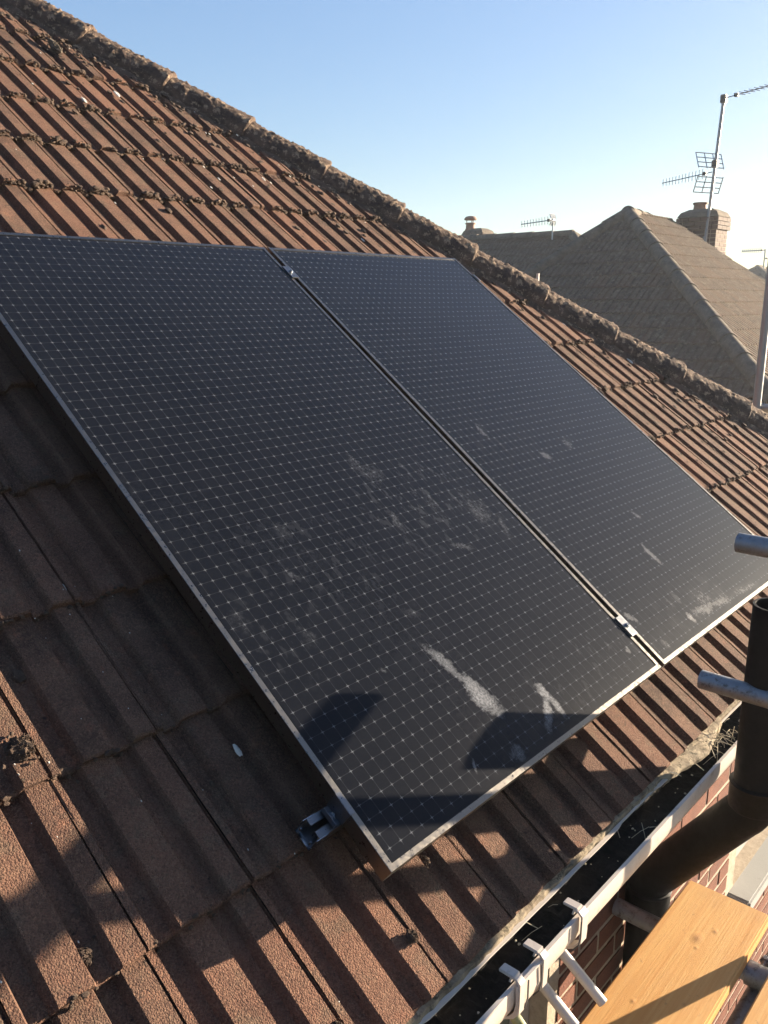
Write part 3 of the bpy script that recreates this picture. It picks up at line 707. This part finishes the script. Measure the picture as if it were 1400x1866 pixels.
# ------------------------------------------------------------------ scaffold
def coupler(P, ax, parent):
    m = MB(); ax = Vector(ax); m.tube([P-ax*.028, P+ax*.028], .031, 20); other = Vector((0, 0, 1)) if abs(ax.z) < .5 else Vector((0, 1, 0))
    sd_ = ax.cross(other).normalized(); m.tube([P+sd_*.025+other*.012, P+sd_*.062+other*.012], .008, 10); m.tube([P+sd_*.046+other*.012, P+sd_*.060+other*.012], .014, 6)
    return build('coupler', m, M_GALV, parent, 40)
def pole(name, a, b, label, group, mat=M_GALV, couplers=()):
    a, b = Vector(a), Vector(b); base = min(a, b, key=lambda p: p.z)
    t = thing(name, base, label, 'scaffold tube', group)
    build('tube', MB().tube([a, b], .02415, 28, hollow=.16), mat, t, 40)
    for P, ax in couplers: coupler(Vector(P), ax, t)
    return t
G = 'scaffold tubes round the house corner'
pole('guard_rail', (1.127, -.134, .344), (1.127, -1.9, .344), 'upper horizontal scaffold guard rail with its open end over the right panel', G, couplers=(((1.127, -.378, .344), (0, 1, 0)),))
pole('guard_rail', (1.120, -.081, -.030), (1.120, -1.9, -.030), 'lower horizontal scaffold guard rail with its open end in front of the brown tiles', G, couplers=(((1.120, -.378, -.03), (0, 1, 0)),))
pole('scaffold_standard', (1.176, -.343-.02, -2.93), (1.176, -.343-.02, 1.35), 'upright scaffold tube holding both guard rails, just beyond the right picture edge', G)
pole('scaffold_transom', (1.066, .075, -.764), (1.066, -1.9, -.764), 'scaffold tube under the boards, its end near the brick wall below the gutter', G, couplers=(((1.066, -.318, -.764), (0, 1, 0)),))
pole('scaffold_ledger', (-2.4, -.318, -.812), (2.2, -.318, -.812), 'scaffold tube running along below the gap between the boards', G)
pole('scaffold_standard', (4.470, .905, -2.93), (4.470, .905, 1.30), 'pale upright scaffold tube beyond the mossy hip at the right picture edge', G, M_GALVFAR)
pole('scaffold_ledger', (4.515, -2.2, .285), (4.515, .95, .265), 'pale scaffold tube behind the mossy hip, at the foot of the far upright', G, M_GALVFAR)

def board(x0, x1, y0, y1, label, skew=0):
    M = Matrix.Translation((0, 0, 0)); cx = (x0); m = MB()
    org = Vector((0, (y0+y1)/2, -.738))
    m.bbox((x0, (y0-y1)/2, 0), (x1, (y1-y0)/2, .038), .0045)
    Mw = Matrix.Translation(org) @ Matrix.Rotation(skew, 4, 'Z')
    t = put('scaffold_board', m.mesh('scaffold_board', M_WOOD, 30), Mw, None, label=label, category='board', group='new timber boards of the scaffold deck')
    return t
board(-1.9, 1.235, -.296, -.074, 'yellow timber scaffold board next to the wall, crossed by a dark tube shadow', R(.35))
board(-1.9, 1.40, -.578, -.353, 'yellow timber scaffold board at the lower right corner, beyond the dark gap', R(.2))
board(-1.9, 1.40, -.812, -.587, 'third yellow timber scaffold board, outward from the corner one')

# ------------------------------------------------------------------ neighbouring houses
def hip_roof_house(name, label, ex0, ex1, ey0, ey1, ra, rb, ze, faces, yaw=0, piv=(0, 0), budget=300, zt=None, mat_tiles=TILE_FAR):
    """ra, rb: ridge ends (x, y, z).  faces: which slopes get tiles"""
    t = thing(name, ((ex0+ex1)/2, (ey0+ey1)/2, -2.95), label, 'house', 'neighbouring houses with hipped roofs')
    Y = Matrix.Translation((piv[0], piv[1], 0)) @ Matrix.Rotation(yaw, 4, 'Z') @ Matrix.Translation((-piv[0], -piv[1], 0))
    c = [Vector((ex0, ey0, ze)), Vector((ex1, ey0, ze)), Vector((ex1, ey1, ze)), Vector((ex0, ey1, ze))]; A, B = Vector(ra), Vector(rb)
    dn = Vector((0, 0, -.03))
    vs = [Y @ (p+dn) for p in c + [A, B]]
    along_x = abs(A.x-B.x) > abs(A.y-B.y)
    if along_x: fs = [(0,1,5,4), (1,2,5), (2,3,4,5), (3,0,4)]; quads = {'-y': (c[0], c[1], B, A), '+x': (c[1], c[2], B, B), '+y': (c[2], c[3], A, B), '-x': (c[3], c[0], A, A)}; hips = [(c[0], A), (c[1], B), (c[2], B), (c[3], A), (A, B)]
    else: fs = [(0,1,4), (1,2,5,4), (2,3,5), (3,0,4,5)]; quads = {'-y': (c[0], c[1], A, A), '+x': (c[1], c[2], B, A), '+y': (c[2], c[3], B, B), '-x': (c[3], c[0], A, B)}; hips = [(c[0], A), (c[1], A), (c[2], B), (c[3], B), (A, B)]
    roof = build('roof_deck', MB().add(vs, fs), M_DECK, t)
    for key in faces:
        p0, p1, q1, q0 = [Y @ p for p in quads[key]]
        X = (p1-p0).normalized(); n_ = X.cross((q0-p0)).normalized(); n_ = n_ if n_.z > 0 else -n_; V = n_.cross(X)
        if (q0-p0).dot(V) < 0: V = -V
        F = Matrix((X, V, n_)).transposed().to_4x4(); F.translation = p0
        slope = (q0-p0).dot(V); width = (p1-p0).length; a0 = (q0-p0).dot(X)/slope; a1 = (p1-q1).dot(X)/slope
        cand = []
        for kv in range(int(slope/GA)+1):
            for iu in range(int(width/TW)+1):
                u, v = iu*TW, kv*GA
                if u+TW < a0*v or u > width - a1*v or v > slope: continue
                M = F @ Matrix.Translation((u, v, .012)) @ Matrix.Rotation((random.random()-.5)*.01, 4, 'Y')
                s = seen(M @ Vector((.1, .15, 0)), 20); me = random.choice(TILE_LIT if key == '-y' else mat_tiles); pl = []
                if u < a0*(v+.37): pl.append((p0, -(X*1 - V*a0).normalized()))
                if u+TW > width-a1*(v+.37): pl.append((p1, (X*1 + V*a1).normalized()))
                if v+.37 > slope: pl.append((p0+V*slope, V))
                if pl:
                    me = clip_mesh(me, M, pl, 'tile', None)
                    if me is None: continue
                cand.append((s, me, M))
        cand.sort(key=lambda q: -q[0]); rest = []
        take = budget.get(key, 0) if isinstance(budget, dict) else budget
        for i, (s, me, M) in enumerate(cand):
            if i < take and s > 0: put('tile', me, M, roof)
            else: rest.append((me, M))
        if rest: joined('tile_field', rest, M_TILE_FAR, roof)
    for a, b in hips:
        a, b = Y @ a, Y @ b; L = (b-a).length; d = (b-a).normalized(); sd_ = Vector((d.y, -d.x, 0)).normalized(); u_ = sd_.cross(d); u_ = u_ if u_.z > 0 else -u_
        k = max(1, int(L/.45))
        for i in range(k):
            m = MB(); nn = 12
            for j, s in enumerate((i*L/k-.02, (i+1)*L/k)):
                for q in range(nn+1):
                    an = R(-95+190*q/nn); w = 1.06 if j == 0 else 1
                    m.v.append(tuple(a + d*s + sd_*.115*w*math.sin(an) + u_*(-.045 + .115*w*math.cos(an)) + Vector((0, 0, .01*(1-j)))))
            m.f += [(q, q+1, q+nn+2, q+nn+1) for q in range(nn)] + [tuple(range(nn, -1, -1))]
            build('ridge_cap', m, M_CAPFAR, roof, 50)
    iw = .35; m = MB(); m.box((ex0+iw, ey0+iw, -2.95), (ex1-iw, ey1-iw, ze-.12), Y); build('wall', m, M_BRICKFAR, t)
    m = MB(); m.box((ex0+.03, ey0+.03, ze-.20), (ex1-.03, ey1-.03, ze-.06), Y); build('fascia', m, M_WHITE, t)
    m = MB()
    for (p, q) in ((c[0], c[1]), (c[3], c[0])):
        p, q = Y @ p, Y @ q; d = (q-p).normalized(); o = d.cross(Vector((0, 0, 1)))
        cen = sum((Y @ x_ for x_ in c), Vector())/4
        if o.dot(p-cen) < 0: o = -o
        m.prism([(0, 0), (.10, 0), (.10, -.05), (.07, -.09), (.02, -.09), (0, -.05)], p + Vector((0, 0, -.05)), q + Vector((0, 0, -.05)), o, (0, 0, 1))
    build('gutter', m, M_WHITE, t)
    # windows on the two sides that face us
    for k in range(2):
        y = ey0 + (ey1-ey0)*(.3+.4*k); m = MB(); m.bbox((ex0+iw-.04, y-.7, -2.0), (ex0+iw+.02, y+.7, -.7), .01, Y); w = build('window', m, M_WHITE, t)
        build('pane', MB().box((ex0+iw-.045, y-.62, -1.92), (ex0+iw-.041, y+.62, -.78), Y), M_GLASSW, w)
        x = ex0 + (ex1-ex0)*(.3+.4*k); m = MB(); m.bbox((x-.7, ey0+iw-.04, -2.0), (x+.7, ey0+iw+.02, -.7), .01, Y); w = build('window', m, M_WHITE, t)
        build('pane', MB().box((x-.62, ey0+iw-.045, -1.92), (x+.62, ey0+iw-.041, -.78), Y), M_GLASSW, w)
    return t
n1 = hip_roof_house('neighbour_house', 'nearest neighbouring house, dark hip face towards us and a sunlit ribbed slope on its right', 9.26, 15.40, 2.20, 8.35, (12.72, 5.85, 2.32), (14.43, 6.19, 2.32), -.2, ('-x', '-y', '+x'), budget={'-x': 140, '-y': 160})
n2 = hip_roof_house('neighbour_house', 'house behind on the left, only its long dark slope and level ridge in view', 12.6, 20.2, 5.9, 20.5, (16.45, 9.0, 2.33), (16.45, 16.6, 2.33), -.2, ('-x', '-y'), yaw=R(8), piv=(16.4, 9.9), budget={'-x': 200})
n3 = hip_roof_house('neighbour_house', 'far house whose small dark roof peak shows at the right picture edge', 32.6, 41.2, 7.2, 15.0, (36.6, 11.55, 2.20), (37.6, 11.6, 2.20), -.35, ('-x', '-y'), budget={})
def chimney(x, y, z0, z1, lx, ly, label, pots, flaun=True):
    t = thing('chimney', (x, y, z0), label, 'chimney', 'brick chimney stacks on the neighbouring roofs')
    core = MB().box((x-lx/2+.006, y-ly/2+.006, z0), (x+lx/2-.006, y+ly/2-.006, z1-.03)); build('stack_core', core, M_JOINT, t)
    m = MB(); n = int((z1-z0)/.075)
    for r_ in range(n):
        z = z1 - (r_+1)*.075; e = (.0, .0, .0)[0]
        ex = .035 if r_ < 3 else 0; off = .1125 if r_ % 2 else 0
        X0, X1, Y0, Y1 = x-lx/2-ex, x+lx/2+ex, y-ly/2-ex, y+ly/2+ex
        a = X0 - off
        while a < X1:
            lo, hi = max(a, X0), min(a+.215, X1)
            if hi-lo > .03:
                m.box((lo, Y0, z), (hi, Y0+.10, z+.065)); m.box((lo, Y1-.10, z), (hi, Y1, z+.065))
            a += .225
        a = Y0 + .112 - off
        while a < Y1-.1:
            lo, hi = max(a, Y0+.112), min(a+.215, Y1-.112)
            if hi-lo > .03:
                m.box((X0, lo, z), (X0+.10, hi, z+.065)); m.box((X1-.10, lo, z), (X1, hi, z+.065))
            a += .225
    o = build('brickwork', m, M_BRICKFAR, t); o['kind'] = 'stuff'
    m = MB(); e = .03; b4 = [(x-lx/2-e, y-ly/2-e, z1), (x+lx/2+e, y-ly/2-e, z1), (x+lx/2+e, y+ly/2+e, z1), (x-lx/2-e, y+ly/2+e, z1)]
    k = .55; t4 = [(x+(p[0]-x)*k, y+(p[1]-y)*k, z1+.15) for p in b4]; mid = [(x+(p[0]-x)*.86, y+(p[1]-y)*.86, z1+.09) for p in b4]
    fs = []
    for i in range(4): fs += [(i, (i+1) % 4, 4+(i+1) % 4, 4+i), (4+i, 4+(i+1) % 4, 8+(i+1) % 4, 8+i)]
    m.add(b4+mid+t4, fs + [(8,9,10,11), (3,2,1,0)]); build('mortar_cap', m, M_CAPFAR, t)
    for px, py, h, kind in pots:
        m = MB(); zz = z1+.10
        m.tube([(px, py, zz), (px, py, zz+h*.2), (px, py, zz+h*.22), (px, py, zz+h*.8), (px, py, zz+h*.82), (px, py, zz+h*.95), (px, py, zz+h)], [.15, .145, .125, .115, .135, .14, .125], 20); 
        pot = build('pot', m, M_POT, t, 40)
        if kind == 'cowl':
            m = MB(); m.tube([(px, py, zz+h+.07), (px, py, zz+h+.10), (px, py, zz+h+.15), (px, py, zz+h+.17)], [.16, .17, .13, .05], 20); build('cowl', m, M_POT, pot, 40)
            m = MB()
            for an in (.3, 2.4, 4.5): m.tube([(px+.1*math.cos(an), py+.1*math.sin(an), zz+h-.02), (px+.1*math.cos(an), py+.1*math.sin(an), zz+h+.08)], .012, 6)
            build('cowl_leg', m, M_POT, pot)
    return t
c1 = chimney(15.57, 5.70, -2.95, 2.39, .575, .725, 'broad brick chimney behind the nearest neighbouring roof, with a tall aerial mast in front', [(15.60, 5.80, .185, None)])
c2 = chimney(18.05, 12.62, .8, 2.56, .50, .62, 'small brick chimney with a capped terracotta pot, peeping over our mossy hip', [(17.98, 12.82, .20, 'cowl')])

def yagi(t, P, d, L, n, el=.16, vertical=False, reflector=None, r=.009):
    """boom with director rods, dipole box and an optional grid reflector"""
    P = Vector(P); d = Vector(d).normalized(); sdv = d.cross(Vector((0, 0, 1))).normalized(); uz = sdv.cross(d)
    e = uz if vertical else sdv
    build('boom', MB().tube([P, P+d*L], r, 8), M_AER, t)
    m = MB()
    for i in range(n):
        q = P + d*(L*(.18 + .80*i/(n-1))); m.tube([q-e*el*(1-.25*i/n), q+e*el*(1-.25*i/n)], r*.7, 6)
    build('director_rods', m, M_AER, t)
    q = P + d*L*.14; m = MB(); m.bbox(tuple(q-Vector((.035, .035, .03))), tuple(q+Vector((.035, .035, .03))), .006); build('dipole_box', m, M_RUBBER, t)
    if reflector:
        m = MB(); w, h = reflector
        for s in (-1, 1):
            ax = (uz*s*.86 - d*(-.5)).normalized() if False else (uz*s + d*.35).normalized()
            for f_ in (.25, .5, .75, 1): m.tube([P+ax*h*f_-sdv*w, P+ax*h*f_+sdv*w], r*1.0, 6)
            for f_ in (-1, -.33, .33, 1): m.tube([P+sdv*w*f_+ax*h*.2, P+sdv*w*f_+ax*h], r*1.1, 6)
        build('grid_reflector', m, M_AER, t)
t = thing('aerial_mast', (15.22, 5.52, 1.3), 'tall aerial mast with two television aerials in front of the broad chimney', 'aerial mast', 'television aerials on the neighbouring roofs')
top = Vector((15.38, 5.453, 4.394)); bot = Vector((15.222, 5.528, 1.30))
build('mast', MB().tube([bot, top], .029, 14), M_GALVFAR, t, 40)
build('mast_bracket', MB().box((15.22, 5.50, 1.62), (15.30, 5.56, 1.66)).box((15.24, 5.50, 2.0), (15.30, 5.56, 2.04)), M_GALV, t)
build('clamp', MB().bbox(tuple(top+Vector((-.05, -.05, -.08))), tuple(top+Vector((.05, .05, .06))), .01), M_RUBBER, t)
yagi(t, top + Vector((0, -.02, 0)), (-.45, -.95, .0), 1.9, 15, .13, False, (.0001, .0001))
mid = bot.lerp(top, .60)
build('clamp', MB().bbox(tuple(mid+Vector((-.05, -.05, .08))), tuple(mid+Vector((.06, .05, .2))), .01), M_RUBBER, t)
yagi(t, mid + Vector((-.03, .03, 0)), (.42, .90, -.03), 1.30, 13, .09, True, (.30, .36))
m = MB(); m.tube([bot+Vector((-.035, -.03, -.0)), bot.lerp(top, .3)+Vector((-.045, -.03, 0)), bot.lerp(top, .6)+Vector((-.035, -.03, 0))], .007, 6); build('cable', m, M_WHITE, t)

t = thing('television_aerial', (16.3, 9.32, 2.3), 'small television aerial on the level ridge of the house behind', 'aerial', 'television aerials on the neighbouring roofs')
build('mast', MB().tube([(16.22, 9.32, 2.2), (16.22, 9.32, 2.66)], .016, 8), M_AER, t)
yagi(t, (16.22, 9.30, 2.62), (.02, 1, -.06), .85, 10, .09, True, (.10, .12), .011)
t = thing('television_aerial', (36.9, 11.45, 2.1), 'distant thin television aerial at the right picture edge above a far roof', 'aerial', 'television aerials on the neighbouring roofs')
build('mast', MB().tube([(36.9, 11.4, 1.5), (36.9, 11.4, 2.92)], .03, 8), M_AER, t)
yagi(t, (36.9, 11.4, 2.88), (-.3, .95, -.03), .9, 10, .12, True, None, .022)
yagi(t, (36.9, 11.4, 2.55), (.5, -.85, 0), .6, 6, .12, False, None, .018)
t = build('thin_pole', MB().tube([(4.95, 2.785, -2.95), (4.95, 2.785, 1.11)], .0115, 12), M_WHITE, None, 40, label='thin cream upright pole just behind the mossy hip, in front of the dark neighbouring roof', category='pole')

# ------------------------------------------------------------------ low sun haze
hz = bpy.data.materials.new('thin_haze'); hz.use_nodes = True; hn = hz.node_tree; hn.nodes.clear()
ho = hn.nodes.new('ShaderNodeOutputMaterial'); pv = hn.nodes.new('ShaderNodeVolumePrincipled')
pv.inputs['Color'].default_value = (.84, .91, 1, 1); pv.inputs['Density'].default_value = .0012; pv.inputs['Anisotropy'].default_value = .4
hn.links.new(pv.outputs[0], ho.inputs['Volume'])
put('haze', MB().box((-610, -610, -4.1), (610, 610, 5.4)).mesh('haze', hz), I4, None, kind='stuff')
